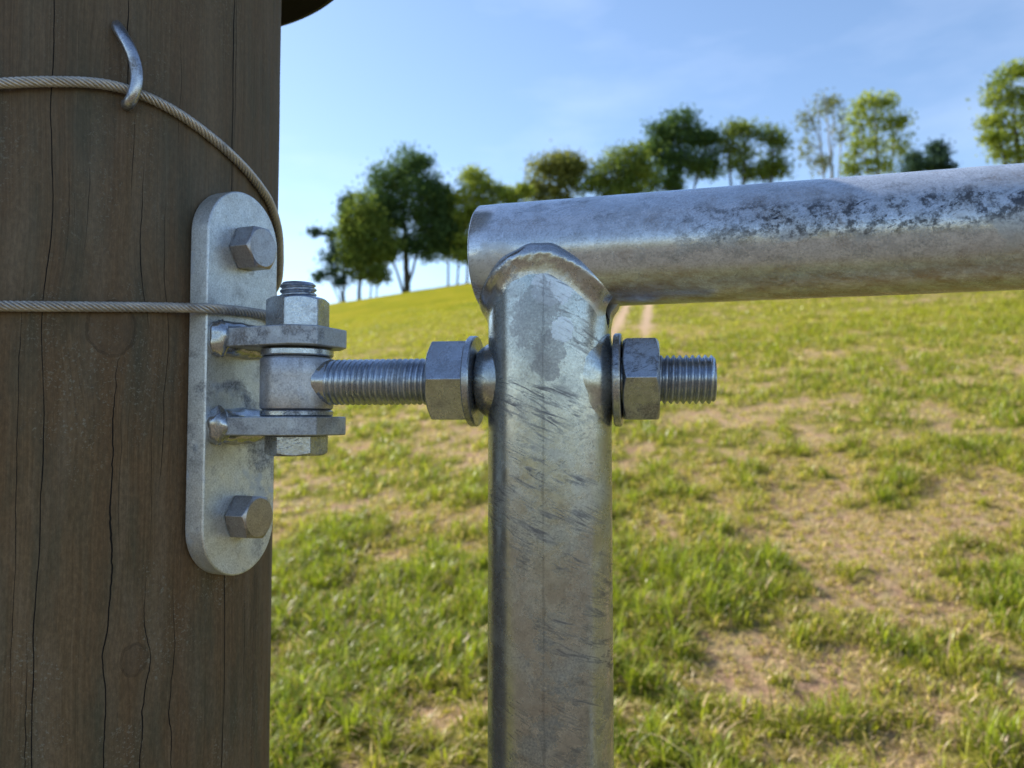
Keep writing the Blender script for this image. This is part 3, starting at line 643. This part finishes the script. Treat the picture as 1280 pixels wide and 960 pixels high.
# ---------------------------------------------------------------- the round timber post
RP = 0.088
PC = Vector((-0.2051, 0.3636, 0))
CAP_Z = EYE + 0.2525
post = thing('wooden_post', (PC.x, PC.y, 0.0), 'thick round weathered brown timber post with long drying cracks, beside the gate', 'post')
def post_r(a, z):
    r = RP + 0.0007 * math.sin(2 * a + 1.1) + 0.0004 * math.sin(5 * a + z * 4) + 0.0003 * lump(a * 9, 0, z * 14, 1, 2.0) + 0.00018 * math.sin(a * 60 + 2.0 * math.sin(z * 9)) 
    return r
def make_post():
    seg = 420; zs = np.concatenate([np.linspace(-0.05, 0.85, 20), np.linspace(0.87, CAP_Z + 0.012, 220)])
    P = []
    for z in zs:
        P.append([(post_r(2 * math.pi * i / seg, z) * math.cos(2 * math.pi * i / seg), post_r(2 * math.pi * i / seg, z) * math.sin(2 * math.pi * i / seg), z) for i in range(seg)])
    mb = MB(); k = 0; mb.grid(P); mb.f.append(tuple((len(zs) - 1) * seg + i for i in range(seg)))
    m = Mat('weathered_timber')
    ob = m.co.outputs['Object']
    sep = m.n.new('ShaderNodeSeparateXYZ'); m.l.new(ob, sep.inputs[0])
    ang = m.math('ARCTAN2', sep.outputs[1], sep.outputs[0]); z = sep.outputs[2]
    cmb = m.n.new('ShaderNodeCombineXYZ'); m.l.new(ang, cmb.inputs[0]); m.l.new(z, cmb.inputs[2]); cyl = cmb.outputs[0]
    # fibre: cylinder unrolled, stretched along the trunk, bending round the knots
    warp = m.noise(m.map((2.2, 1, 5.0), src=cyl), 1.6, 3)
    av = m.math('ADD', ang, m.math('MULTIPLY', m.math('SUBTRACT', warp, 0.5), 0.10))
    kn = None
    knots = []
    def knot(px, py, R_):
        p = hit_post(px, py); a0 = math.atan2(p.y - PC.y, p.x - PC.x); return a0, p.z, R_
    knots = [knot(140, 410, 0.0085), knot(168, 825, 0.0045)]
    kd = None
    for a0, z0, r0 in knots:
        da = m.math('MULTIPLY', m.math('SUBTRACT', ang, a0), RP); dz = m.math('SUBTRACT', z, z0)
        d = m.math('SQRT', m.math('ADD', m.math('POWER', da, 2.0), m.math('POWER', m.math('MULTIPLY', dz, 0.8), 2.0)))
        fall = m.math('POWER', 2.718, m.math('MULTIPLY', m.math('MULTIPLY', d, d), -1.0 / (2.6 * r0) ** 2))
        sgn = m.math('MULTIPLY', m.math('DIVIDE', da, m.math('ADD', d, 0.002)), fall)
        av = m.math('SUBTRACT', av, m.math('MULTIPLY', sgn, r0 * 0.9 / RP))
        ringv = m.math('SINE', m.math('MULTIPLY', d, 2 * math.pi / 0.0022))
        inside = m.math('LESS_THAN', m.math('ADD', d, m.math('MULTIPLY', m.math('SUBTRACT', m.noise(ob, 300, 3), 0.5), 0.003)), r0)
        edge = m.math('LESS_THAN', m.math('ABSOLUTE', m.math('SUBTRACT', m.math('ADD', d, m.math('MULTIPLY', m.math('SUBTRACT', m.noise(ob, 200, 3), 0.5), 0.0035)), r0)), 0.0005)
        kd = (inside, edge, ringv) if kd is None else (m.math('MAXIMUM', kd[0], inside), m.math('MAXIMUM', kd[1], edge), kd[2])
    c2 = m.n.new('ShaderNodeCombineXYZ'); m.l.new(av, c2.inputs[0]); m.l.new(z, c2.inputs[2]); cv = c2.outputs[0]
    fib = m.noise(m.map((95, 1, 9), src=cv), 1.0, 8, .7)
    fib2 = m.noise(m.map((300, 1, 26), src=cv), 1.0, 5, .7)
    band = m.noise(m.map((9, 1, 1.4), src=cv), 1.0, 5, .55)
    pat = m.noise(m.map((7, 1, 14), src=cyl), 1.0, 6, .6)
    col = m.ramp(fib, [(0.25, (0.095, 0.058, 0.028)), (0.50, (0.145, 0.096, 0.050)), (0.78, (0.195, 0.134, 0.076))])
    col = m.mix(m.ramp(band, [(0.35, 0.0), (0.7, 0.55)]), col, (0.125, 0.070, 0.034))
    col = m.mix(m.ramp(pat, [(0.47, 0.0), (0.68, 0.65)]), col, (0.062, 0.066, 0.042))       # grey-green algae film
    grey = m.ramp(m.noise(m.map((5, 1, 9), src=cyl), 1.3, 5, .6), [(0.48, 0.0), (0.72, 0.65)])
    col = m.mix(grey, col, (0.19, 0.145, 0.095))
    spx = m.noise(m.map((1, 1, .5)), 700, 5, .75)
    col = m.mix(1.0, col, m.ramp(spx, [(0.3, 0.72), (0.5, 0.98), (0.7, 1.3)]), 'MULTIPLY')
    # pale crusty lichen freckles
    lv = m.math('MULTIPLY', m.ramp(m.noise(ob, 900, 3, .7), [(0.57, 0.0), (0.63, 1.0)]), m.ramp(m.noise(m.map((1, 1, .6)), 38, 5, .65), [(0.52, 0.0), (0.60, 1.0)]))
    col = m.mix(m.math('MULTIPLY', lv, 0.6), col, (0.27, 0.25, 0.19))
    # drying cracks: (angle at pixel, pixel top, pixel bottom, half width mm, wander)
    crack = None
    CR = [(55, -100, 1100, .32, .5), (158, -60, 145, .35, .6), (166, 128, 250, .38, .5), (178, 190, 420, .30, .9), (136, 440, 1100, .42, 1.5), (283, -80, 1100, .50, .35), (293, -60, 180, .22, .5), (84, 200, 330, .2, 1.0),
          (205, 250, 640, .18, .8), (228, 0, 200, .12, .8), (182, 700, 1100, .30, 1.4), (216, 720, 1000, .25, 1.2), (20, 350, 900, .2, .8), (110, 180, 330, .18, .8), (92, 230, 300, .15, .7),
          (303, 720, 870, .3, 1.0), (313, 760, 800, 1.0, .5), (100, 0, 60, .15, 1), (240, 480, 640, .15, 1), (150, 480, 700, .12, 1.2), (36, 780, 1100, .2, 1), (322, -100, 1100, .14, .5), (190, 500, 700, .14, 1.0)]
    for i, (px, y0, y1, hw, wan) in enumerate(CR):
        p0 = hit_post(px, (max(y0, 0) + min(y1, 960)) / 2); a0 = math.atan2(p0.y - PC.y, p0.x - PC.x)
        za = EYE + (527 - y0) / 960 * p0.y; zb = EYE + (527 - y1) / 960 * p0.y
        mpn = m.n.new('ShaderNodeMapping'); mpn.inputs['Location'].default_value = (i * 3.7, i * 1.9, 0); mpn.inputs['Scale'].default_value = (0, 0, 22); m.l.new(cyl, mpn.inputs[0])
        wv = m.math('MULTIPLY', m.math('SUBTRACT', m.noise(mpn.outputs[0], 1.0, 5, .6), 0.5), 0.055 * wan)
        d = m.math('MULTIPLY', m.math('ABSOLUTE', m.math('SUBTRACT', m.math('ADD', av, wv), a0)), RP * 1000)
        # width swells and thins, tapering at both ends
        tz = m.math('MINIMUM', m.math('MULTIPLY', m.math('SUBTRACT', za, z), 40), m.math('MULTIPLY', m.math('SUBTRACT', z, zb), 40))
        tz = m.math('MINIMUM', m.math('MAXIMUM', tz, 0.0), 1.0)
        wid = m.math('MULTIPLY', m.math('MULTIPLY', tz, hw * .72), m.math('ADD', 0.35, m.math('MULTIPLY', m.noise(m.map((0, 0, 60), src=mpn.inputs[0].links[0].from_socket), 1.0, 3), 1.1)))
        c = m.math('SUBTRACT', 1.0, m.math('MINIMUM', m.math('DIVIDE', d, m.math('ADD', wid, 0.0001)), 1.0))
        crack = c if crack is None else m.math('MAXIMUM', crack, c)
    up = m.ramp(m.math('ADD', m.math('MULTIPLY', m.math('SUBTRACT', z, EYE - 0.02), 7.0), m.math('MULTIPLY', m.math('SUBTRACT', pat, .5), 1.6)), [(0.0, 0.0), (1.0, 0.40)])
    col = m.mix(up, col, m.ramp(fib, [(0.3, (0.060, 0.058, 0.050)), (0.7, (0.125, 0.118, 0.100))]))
    ck = m.ramp(crack, [(0.0, 0.0), (0.35, 1.0)])
    # fine hair checks everywhere
    hair = m.ramp(m.noise(m.map((160, 1, 3.2), src=cv), 1.0, 3, .6), [(0.66, 0.0), (0.72, 1.0)])
    hair = m.math('MULTIPLY', hair, m.ramp(m.noise(m.map((6, 1, 12), src=cyl), 1.0, 3), [(0.45, 0.0), (0.6, 1.0)]))
    col = m.mix(m.math('MULTIPLY', hair, 0.5), col, (0.03, 0.024, 0.018))
    col = m.mix(m.math('MULTIPLY', kd[0], 0.22), col, (0.07, 0.055, 0.04))
    col = m.mix(m.math('MAXIMUM', ck, m.math('MULTIPLY', kd[1], 0.28)), col, (0.008, 0.006, 0.005))
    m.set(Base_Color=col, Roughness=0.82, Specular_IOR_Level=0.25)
    h = m.math('ADD', fib, m.math('MULTIPLY', fib2, 0.5)); h = m.math('ADD', h, m.math('MULTIPLY', lv, 0.5))
    n1 = m.bump(h, 0.55, 0.0007)
    n2 = m.bump(m.math('ADD', m.math('MULTIPLY', ck, -1.0), m.math('MULTIPLY', hair, -0.25)), 0.9, 0.0010, n1)
    m.set(Normal=n2)
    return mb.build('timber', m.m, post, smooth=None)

def hit_post(px, py, extra=0.0):
    """point of the view ray on the post's surface grown by extra (nearest), in world space"""
    d = ray(px, py); C = Vector((PC.x, PC.y)); D = Vector((d.x, d.y)); R_ = RP + extra
    a = D.dot(D); b = -2 * D.dot(C); c = C.dot(C) - R_ * R_; q = b * b - 4 * a * c
    t = (-b - math.sqrt(max(q, 0))) / (2 * a)
    return Vector((0, 0, EYE)) + d * t
tim = make_post()
tim.data.polygons.foreach_set('use_smooth', [True] * len(tim.data.polygons))
mb = MB(); z = CAP_Z; rc = 0.131
mb.lathe([(0.004, z + 0.010), (RP + 0.002, z + 0.010), (rc - 0.012, z + 0.006), (rc - 0.003, z), (rc, z + 0.001), (rc, z + 0.006), (rc - 0.004, z + 0.010), (rc - 0.02, z + 0.026), (0.06, z + 0.052), (0.004, z + 0.06)], seg=128)
mb.disc(0.004, z + 0.06, seg=128)
mb.build('post_cap', M['cap'], post, smooth=50)

# ---------------------------------------------------------------- gate: stile, rails, welds
S = Vector((0.0147, 0.300, 0.0))                       # axis of the gate stile
RA = math.radians(15.3)
RD = Vector((math.cos(RA), -math.sin(RA), 0))          # along the rail, to the right and towards the camera
RN = Vector((-math.sin(RA), -math.cos(RA), 0))         # towards the camera
Z = Vector((0, 0, 1))
RZ = EYE + 0.0656; RR, RS = 0.0211, 0.0240
gate = thing('metal_gate', (S.x, S.y, 0.0), 'galvanised tubular field gate with a thick round stile and a top rail welded across it', 'gate')
G = lambda u, v, z: S + RD * u + RN * v + Z * z - gate.location
def saddle(phi):
    """height where stile meets rail at angle phi (0 = towards camera)"""
    return RZ - 0.0028 - 0.0188 * abs(math.sin(phi)) ** 2.1
def make_gate():
    seg = 128; P = []; zb = 0.12
    zs = [zb, 0.5, 0.8, 0.95, 1.05, 1.12, 1.15, 1.165, 1.175, 1.182]
    for t in zs:
        P.append([G(RS * math.sin(a), RS * math.cos(a), t) for a in [2 * math.pi * i / seg for i in range(seg)]])
    def top(a):
        dip = 0.0085 * math.exp(-((((a + math.pi) % (2 * math.pi)) - math.pi - 1.40) / 0.13) ** 2)
        return saddle(a) - 0.0008 - dip
    for f in (0.3, 0.6, 0.85, 1.0):
        P.append([G(RS * math.sin(a), RS * math.cos(a), 1.182 + (top(a) - 1.182) * f) for a in [2 * math.pi * i / seg for i in range(seg)]])
    P.append([G((RS - .003) * math.sin(a), (RS - .003) * math.cos(a), top(a)) for a in [2 * math.pi * i / seg for i in range(seg)]])
    P.append([G((RS - .003) * math.sin(a), (RS - .003) * math.cos(a), 1.15) for a in [2 * math.pi * i / seg for i in range(seg)]])
    mb = MB(); mb.grid(P)
    mb.build('stile', M['stile'], gate, smooth=50)
    # top rail, an open tube with a slightly rolled end
    def rail(u0, u1, zc, r, name, mat):
        mb = MB(); Q = []
        prof = [(u0 + 0.02, r - .003), (u0 + .0006, r - .003), (u0, r - .0022), (u0, r - .0009), (u0 + .0008, r - .0001)] + [(u0 + (u1 - u0) * t, r) for t in (.004, .02, .05, .1, .2, .35, .5, .75, 1)]
        for u, rr in prof:
            Q.append([G(u, rr * math.sin(a), zc - rr * math.cos(a)) for a in [2 * math.pi * i / 128 for i in range(128)]])
        mb.grid(Q); return mb.build(name, mat, gate, smooth=50)
    rail(-0.0272, 3.0, RZ, RR, 'top_rail', M['rail'])
    # lower rails and the far stile, below and beside the view
    for zc in (0.80, 0.52, 0.24): rail(RS * 0.9, 3.0 - 0.02, zc, 0.017, 'lower_rail', M['rail'])
    mb = MB(); mb.tube([G(3.0, 0, 0.12), G(3.0, 0, RZ - RR * .6)], RS, 48); mb.build('stile', M['stile'], gate, smooth=50)
    # fillet weld wrapping the joint
    N = 240; K = 17; Q = []
    for i in range(N):
        a = 1.50 + (2 * math.pi - 0.20) * i / (N - 1); v0 = RS * math.cos(a); u0 = RS * math.sin(a)
        n1 = lump(math.cos(a) * 4, math.sin(a) * 4, 0, 1.0, 1.0); n2 = lump(math.cos(a) * 3, math.sin(a) * 3, 0, 1.0, 4.0)
        sc_ = 1 + 0.10 * n1
        sc_ *= 0.55 + 0.45 * min(1.0, min(i, N - 1 - i) / 9.0)
        psi = math.pi / 2 * math.cos(a)
        lo = 0.0095 * sc_
        A = Vector((u0 * 0.9995, v0 * 0.9995, saddle(a) - lo))
        pb = psi * (1.02 + 0.04 * n2)
        B = Vector((u0 * (1 + 0.14 * math.sin(a) ** 2), RR * math.sin(pb), RZ - RR * math.cos(pb)))
        out = Vector((math.sin(a), math.cos(a), 0)); out2 = Vector((0.35 * math.sin(a), math.sin(psi), -math.cos(psi)))
        Cm = Vector((u0, v0, saddle(a)))
        row = []
        for k in range(K):
            t = k / (K - 1)
            M_ = Cm + (out + out2).normalized() * 0.0038 * sc_
            C1 = A + Vector((0, 0, lo * 0.75)) + out * 0.0002
            p = A * (1 - t) ** 3 + C1 * 3 * t * (1 - t) ** 2 + M_ * 3 * t * t * (1 - t) + B * t ** 3
            p += (out + Vector((0, 0, 0.3))).normalized() * 0.00022 * lump(p.x * 1000, p.y * 1000, p.z * 1000, 0.42, 3.0) * math.sin(t * math.pi)
            q = G(p.x, p.y, p.z)
            row.append(q)
        row.append(G(Cm.x * .9, Cm.y * .85, Cm.z + .0005))
        Q.append(row)
    mb = MB()
    mb.grid([[Q[i][k] for k in range(K + 1)] for i in range(N)])
    mb.f += [tuple(range(K + 1)), tuple((N - 1) * (K + 1) + k for k in reversed(range(K + 1)))]
    mb.build('weld', M['weld'], gate, smooth=70)
make_gate()

# ---------------------------------------------------------------- adjustable eye bolt through the stile
BA = math.radians(9.0)
BD = Vector((math.cos(BA), -math.sin(BA), 0)); BN = Vector((-math.sin(BA), -math.cos(BA), 0))
BZ = EYE + 0.0160
eye0 = Vector((S.x, S.y, BZ)) + BD * -0.1046           # pin axis
eb = thing('eye_bolt', (S.x, S.y, BZ), 'long horizontal threaded eye bolt running from the hinge barrel through the gate stile', 'bolt')
TB = frame(Vector((0, 0, 0)), BN, Z, BD)               # bolt coordinates: x to camera, y up, z along the bolt
mb = MB(); RT = 0.0093
thread(mb, RT, -0.0912, -0.0455, 0.00235, TB, depth=.0009, end0=False, end1=False)
mb.lathe([(RT - .0006, -0.0455), (RT - .0006, 0.0412)], TB)
thread(mb, RT, 0.0412, 0.0628, 0.00235, TB, depth=.0012, end0=False, flat=.2)
mb.build('threaded_rod', M['thread'], eb, merge=False, smooth=40)
# barrel with welded neck
mb = MB(); TE = Matrix.Translation(eye0 - eb.location - Z * 0.0005)
r = 0.0147; hb = 0.0108
mb.lathe([(.0078, -hb), (r - .0012, -hb), (r - .0003, -hb + .0006), (r, -hb + .0018), (r, -hb * .3), (r, hb * .3), (r, hb - .0014), (r - .0005, hb - .0004), (r - .0014, hb), (.0078, hb), (.0078, -hb)], TE, seg=96)
mb.build('barrel', M['barrel'], eb, smooth=40)
mb = MB(); P = []
for j in range(15):
    t = j / 14; zz = -0.1046 + 0.0105 + t * 0.0050; row = []
    rr0 = 0.0103 + (RT - 0.0103) * min(1, t * 1.15)
    for i in range(64):
        a = 2 * math.pi * i / 64; x, y = math.cos(a), math.sin(a)
        rr = rr0 * (1 + 0.035 * lump(x * 3, y * 3, t * 3, 1.6, 2.0)) if t < .9 else RT - .0002
        row.append((x * rr, y * rr, zz))
    P.append(row)
mb.grid(P, T=TB); mb.build('weld', M['weld'], eb, smooth=60)
def washer(parent, T, r0, r1, z0, z1, mat, name='washer'):
    mb = MB(); b = 0.0005
    mb.lathe([(r0, z0), (r1 - b, z0), (r1, z0 + b), (r1, z1 - b), (r1 - b, z1), (r0, z1), (r0, z0)], T, seg=96)
    return mb.build(name, mat, parent, smooth=35)
for (z0, z1, tilt) in ((-0.0315, -0.0285, 0.02), (0.0252, 0.0281, 0.035)):
    Tt = TB @ Matrix.Translation((0, 0, z0)) @ Matrix.Rotation(tilt, 4, 'Y') @ Matrix.Translation((0, 0, -z0))
    washer(eb, Tt, 0.0095, 0.0180, z0, z1, M['nut'])
mb = MB(); hexprism(mb, 0.0305, -0.0316, -0.0466, TB, ch0=False, ch1=True, hole=0.0088, rot=math.radians(30)); mb.build('nut', M['nut'], eb, smooth=20, bevel=.0004)
mb = MB(); hexprism(mb, 0.0305, 0.0284, 0.0420, TB, ch0=True, ch1=True, hole=0.0088, rot=math.radians(30)); mb.build('nut', M['nut'], eb, smooth=20, bevel=.0004)
# sleeve bosses that carry the bolt through the stile: part of the gate
TG = frame(Vector((0, 0, BZ)), BN, Z, BD)
def boss(sgn, r0, r1, zt, shape):
    P = []; mb = MB(); K = 14
    for k in range(K + 1):
        t = k / K; rr = r0 + (r1 - r0) * t; row = []
        for i in range(96):
            a = 2 * math.pi * i / 96; s_ = math.cos(a)
            zs = math.sqrt(RS ** 2 - (rr * s_) ** 2)
            f = t ** 2.2 if shape == 'flare' else math.sin(t * math.pi / 2) ** 1.0
            w_ = 1 + 0.02 * lump(s_ * 2, math.sin(a) * 2, t, 1.3, sgn)
            row.append((rr * s_ * w_, rr * math.sin(a) * w_, sgn * (zs - 0.0002 + (zt - zs) * f)))
        P.append(row)
    P.append([(0.0094 * math.cos(2 * math.pi * i / 96), 0.0094 * math.sin(2 * math.pi * i / 96), sgn * (zt - .0001)) for i in range(96)])
    mb.grid(P, T=TG); mb.build('bolt_sleeve', M['stile'], gate, smooth=70)
boss(1, 0.0215, 0.0125, 0.0249, 'flare'); boss(-1, 0.0150, 0.0105, 0.0285, 'dome')

# ---------------------------------------------------------------- hinge bracket on the post
PA = math.radians(68.0)
N_ = Vector((math.sin(PA), -math.cos(PA), 0)); W_ = Vector((math.cos(PA), math.sin(PA), 0))   # plate normal / width
Fc = Vector((eye0.x, eye0.y, 0)) - N_ * 0.0282
PZ = EYE + 0.0170; PH, PW, PT = 0.0815, 0.0213, 0.0095
hb_ = thing('hinge_bracket', (Fc.x, Fc.y, PZ), 'galvanised steel hinge plate with rounded ends and two welded lugs, bolted to the timber post', 'hinge')
TP = frame(Vector((0, 0, 0)), W_, Z, N_)               # plate coordinates: x width, y up, z outwards
poly = []
for i in range(25):
    a = math.pi * i / 24; poly.append((PW * math.cos(a), PH - PW + PW * math.sin(a)))
for i in range(25):
    a = math.pi + math.pi * i / 24; poly.append((PW * math.cos(a), -PH + PW + PW * math.sin(a)))
mb = MB(); mb.extrude(poly, -PT, 0, TP); mb.build('back_plate', M['plate'], hb_, smooth=35, bevel=.0008)
def lug(z0, z1):
    h, e = 0.0170, 0.0172; L = 0.0282
    pl = [(-h, -L + .0004), (h, -L + .0004), (h, e - .0075), (h - .007, e), (-h + .007, e), (-h, e - .0085)]   # (along W, along N from the pin)
    T = frame(Vector((eye0.x, eye0.y, 0)) - Vector((Fc.x, Fc.y, PZ)), W_, N_, Z)
    mb = MB(); mb.extrude(pl, z0, z1, T)
    o = mb.build('lug', M['tab'], hb_, smooth=30, bevel=.0006)
    # lumpy weld bead along the plate and round the near corner
    mb = MB()
    for zc, up in ((z1, 1), (z0, -1)):
        rows = []
        for k in range(60):
            t = k / 59; x = -h - .0020 + t * (2 * h + .003); row = []
            e_ = math.sin(math.pi * min(1, max(0, t)) ** .8) ** .35 if 0 < t < 1 else 0.05
            for i in range(20):
                a = 2 * math.pi * i / 20
                rr = (0.0046 + 0.0009 * lump(x * 170, math.cos(a) * 1.5, math.sin(a) * 1.5, 1.0, up + z0 * 50)) * e_
                row.append(T @ Vector((x, -L + .0006 + rr * math.cos(a), zc + rr * math.sin(a) * .8)))
            rows.append(row)
        k0 = len(mb.v); mb.grid(rows); mb.f += [tuple(k0 + i for i in reversed(range(20))), tuple(k0 + 59 * 20 + i for i in range(20))]
    bl = []
    for j in range(13):
        th = math.pi * j / 12; row = []
        for i in range(22):
            a = 2 * math.pi * i / 22; v = Vector((math.sin(th) * math.cos(a), math.sin(th) * math.sin(a), math.cos(th)))
            rr = 1 + 0.22 * lump(v.x * 2, v.y * 2, v.z * 2, 1.4, (z0 - EYE) * 900)
            row.append(T @ (Vector((-h + .0004, -L + .0022, (z0 + z1) / 2)) + Vector((v.x * .0042, v.y * .0054, v.z * .0074)) * rr))
        bl.append(row)
    mb.grid(bl)
    w = mb.build('weld', M['weld'], o, merge=False, smooth=70)
EZ = EYE - PZ
# heights are above eye level; the bracket's origin is at PZ
lug(EYE + 0.0302, EYE + 0.0380)
lug(EYE - 0.0056, EYE + 0.0020)
for zc in (0.0568, -0.0570):
    T = TP @ Matrix.Translation((0, zc, 0)) @ Matrix.Rotation(math.radians(4 if zc > 0 else -8), 4, 'Z')
    mb = MB(); hexprism(mb, 0.0172, 0.0004, 0.0100, T, ch0=False, ch1=True, rot=math.radians(30 if zc > 0 else 30), cfac=.93)
    mb.lathe([(.0088, .0002), (.0088, .0010)], T)
    mb.build('mounting_bolt', M['bolt'], hb_, smooth=20, bevel=.0003)

# hinge pin: vertical bolt with nut
pin = thing('hinge_pin', (eye0.x, eye0.y, EYE), 'vertical steel bolt dropped through the two hinge lugs with its nut on top', 'bolt')
I4 = Matrix.Identity(4)
mb = MB(); mb.lathe([(.0072, -0.0056), (.0072, 0.0500)], I4, 48); thread(mb, .0074, 0.0488, 0.0572, .0021, I4, depth=.0010, seg=64, end0=False)
mb.build('shank', M['thread'], pin, merge=False, smooth=40)
mb = MB(); hexprism(mb, 0.0224, 0.0383, 0.0507, I4, ch0=False, ch1=True, hole=.0068, rot=math.radians(52)); mb.build('nut', M['nut'], pin, smooth=20, bevel=.0004)
mb = MB(); hexprism(mb, 0.0222, -0.0058, -0.0138, I4, ch0=False, ch1=True, rot=math.radians(40)); mb.build('bolt_head', M['nut'], pin, smooth=20, bevel=.0004)
washer(pin, I4, .0076, .0146, 0.0266, 0.0295, M['nut']); washer(pin, I4, .0076, .0146, 0.0021, 0.0046, M['nut'])

# ---------------------------------------------------------------- wire ropes and staple
def catmull(pts, step):
    out = []
    P = [pts[0]] + list(pts) + [pts[-1]]
    for i in range(1, len(P) - 2):
        n = max(2, int((P[i + 1] - P[i]).length / step))
        for k in range(n):
            t = k / n; a, b, c, d = P[i - 1], P[i], P[i + 1], P[i + 2]
            out.append(0.5 * ((2 * b) + (c - a) * t + (2 * a - 5 * b + 4 * c - d) * t * t + (3 * b - a - 3 * c + d) * t ** 3))
    out.append(pts[-1]); return out
def rope(name, pts, label, r=0.0021, strands=6, pitch=0.012, hand=1):
    path = catmull(pts, 0.0011); mb = MB(); rs = r * 0.30; rc = r - rs
    n = len(path); t = (path[1] - path[0]).normalized(); u = t.orthogonal().normalized(); fr = []; s = 0
    for i in range(n):
        t2 = (path[min(i + 1, n - 1)] - path[max(i - 1, 0)]).normalized(); u = (u - t2 * u.dot(t2)).normalized()
        fr.append((path[i], u.copy(), t2.cross(u), s))
        if i < n - 1: s += (path[i + 1] - path[i]).length
    for k in range(strands):
        mb.tube([p + (uu * math.cos(hand * 2 * math.pi * s / pitch + 2 * math.pi * k / strands) + ww * math.sin(hand * 2 * math.pi * s / pitch + 2 * math.pi * k / strands)) * rc for p, uu, ww, s in fr], rs, 7)
    o = mb.build(name, M['rope'], None, merge=False, smooth=60)
    me = o.data; c0 = Vector(path[len(path) // 2]); me.transform(Matrix.Translation(-c0)); o.location = c0
    mb = MB(); mb.tube([f[0] - c0 for f in fr], rc * .95, 8); mb.build('core', M['groove_shade'], o, smooth=60)
    return tag(o, label, 'wire')
def around(a0, a1, z0, z1, extra, n):
    return [Vector((PC.x + (RP + extra) * math.cos(a0 + (a1 - a0) * i / n), PC.y + (RP + extra) * math.sin(a0 + (a1 - a0) * i / n), z0 + (z1 - z0) * i / n)) for i in range(n + 1)]
ex = 0.0021
front = [hit_post(px, py, ex) for px, py in ((0, 104), (60, 102), (120, 104), (165, 114), (215, 137), (262, 170), (300, 204), (326, 235), (340, 260))]
a0 = math.atan2(front[0].y - PC.y, front[0].x - PC.x); a1 = math.atan2(front[-1].y - PC.y, front[-1].x - PC.x)
left = around(a0 - 1.6, a0, front[0].z - .012, front[0].z, ex, 8)[:-1]
back = around(a1, a1 + 1.9, front[-1].z, front[-1].z - 0.075, ex, 10)[1:]
back = [Vector((p.x, p.y, front[-1].z - 0.020 * min(1, (i + 1) / 2) - 0.006 * i)) for i, p in enumerate(back)]
rope('wire_rope', left + front + back, 'upper twisted wire rope, held by the staple and sagging down round the post')
# lower rope: round the post, over the plate, behind the pin nut
def on_plate(px, py, off=0.0024):
    d = ray(px, py); o = Vector((0, 0, EYE)); return o + d * ((Fc + N_ * off - o).dot(N_) / d.dot(N_))
fr2 = [hit_post(px, py, ex) for px, py in ((0, 382.5), (60, 383), (130, 383.5), (190, 384))]
fr2.append(hit_post(222, 384.5, ex + .0035))
fr2 += [on_plate(262, 385.5, .0022), on_plate(298, 388.5), on_plate(332, 393.5)]
edge = Vector((Fc.x, Fc.y, fr2[-1].z)) + N_ * .0022 + W_ * (PW + .001)
fr2.append(Vector((edge.x, edge.y, fr2[-1].z - .001)))
a0 = math.atan2(fr2[0].y - PC.y, fr2[0].x - PC.x)
left = around(a0 - 1.6, a0, fr2[0].z, fr2[0].z, ex, 8)[:-1]
a2 = math.atan2(edge.y - PC.y, edge.x - PC.x)
back = around(a2 + .35, a2 + 2.2, fr2[-1].z - .002, fr2[-1].z - .004, ex, 8)
rope('wire_rope', left + fr2 + back, 'lower straight twisted wire rope crossing the hinge plate just above the upper lug')
# fencing staple, both points driven into the timber
pp = [hit_post(146, 30, -.006), hit_post(147, 34, .0005), hit_post(153, 44, .0035), hit_post(162, 60, .0058), hit_post(169, 80, .0068), hit_post(171, 100, .0070), hit_post(167, 118, .0062), hit_post(162, 128, .0045), hit_post(159, 131, .0005), hit_post(158, 130, -.006)]
path = catmull(pp, .0012); n = len(path)
c0 = path[n // 2]; mb = MB(); mb.tube([p - c0 for p in path], [0.0016 + .0007 * min(1, 6 * i / n) * (1.0 if i < n * .9 else 1.0) for i in range(n)], 16)
st = mb.build('fence_staple', M['staple'], None, smooth=60); st.location = c0
tag(st, 'bent galvanised fencing staple hammered into the post over the upper wire', 'staple')
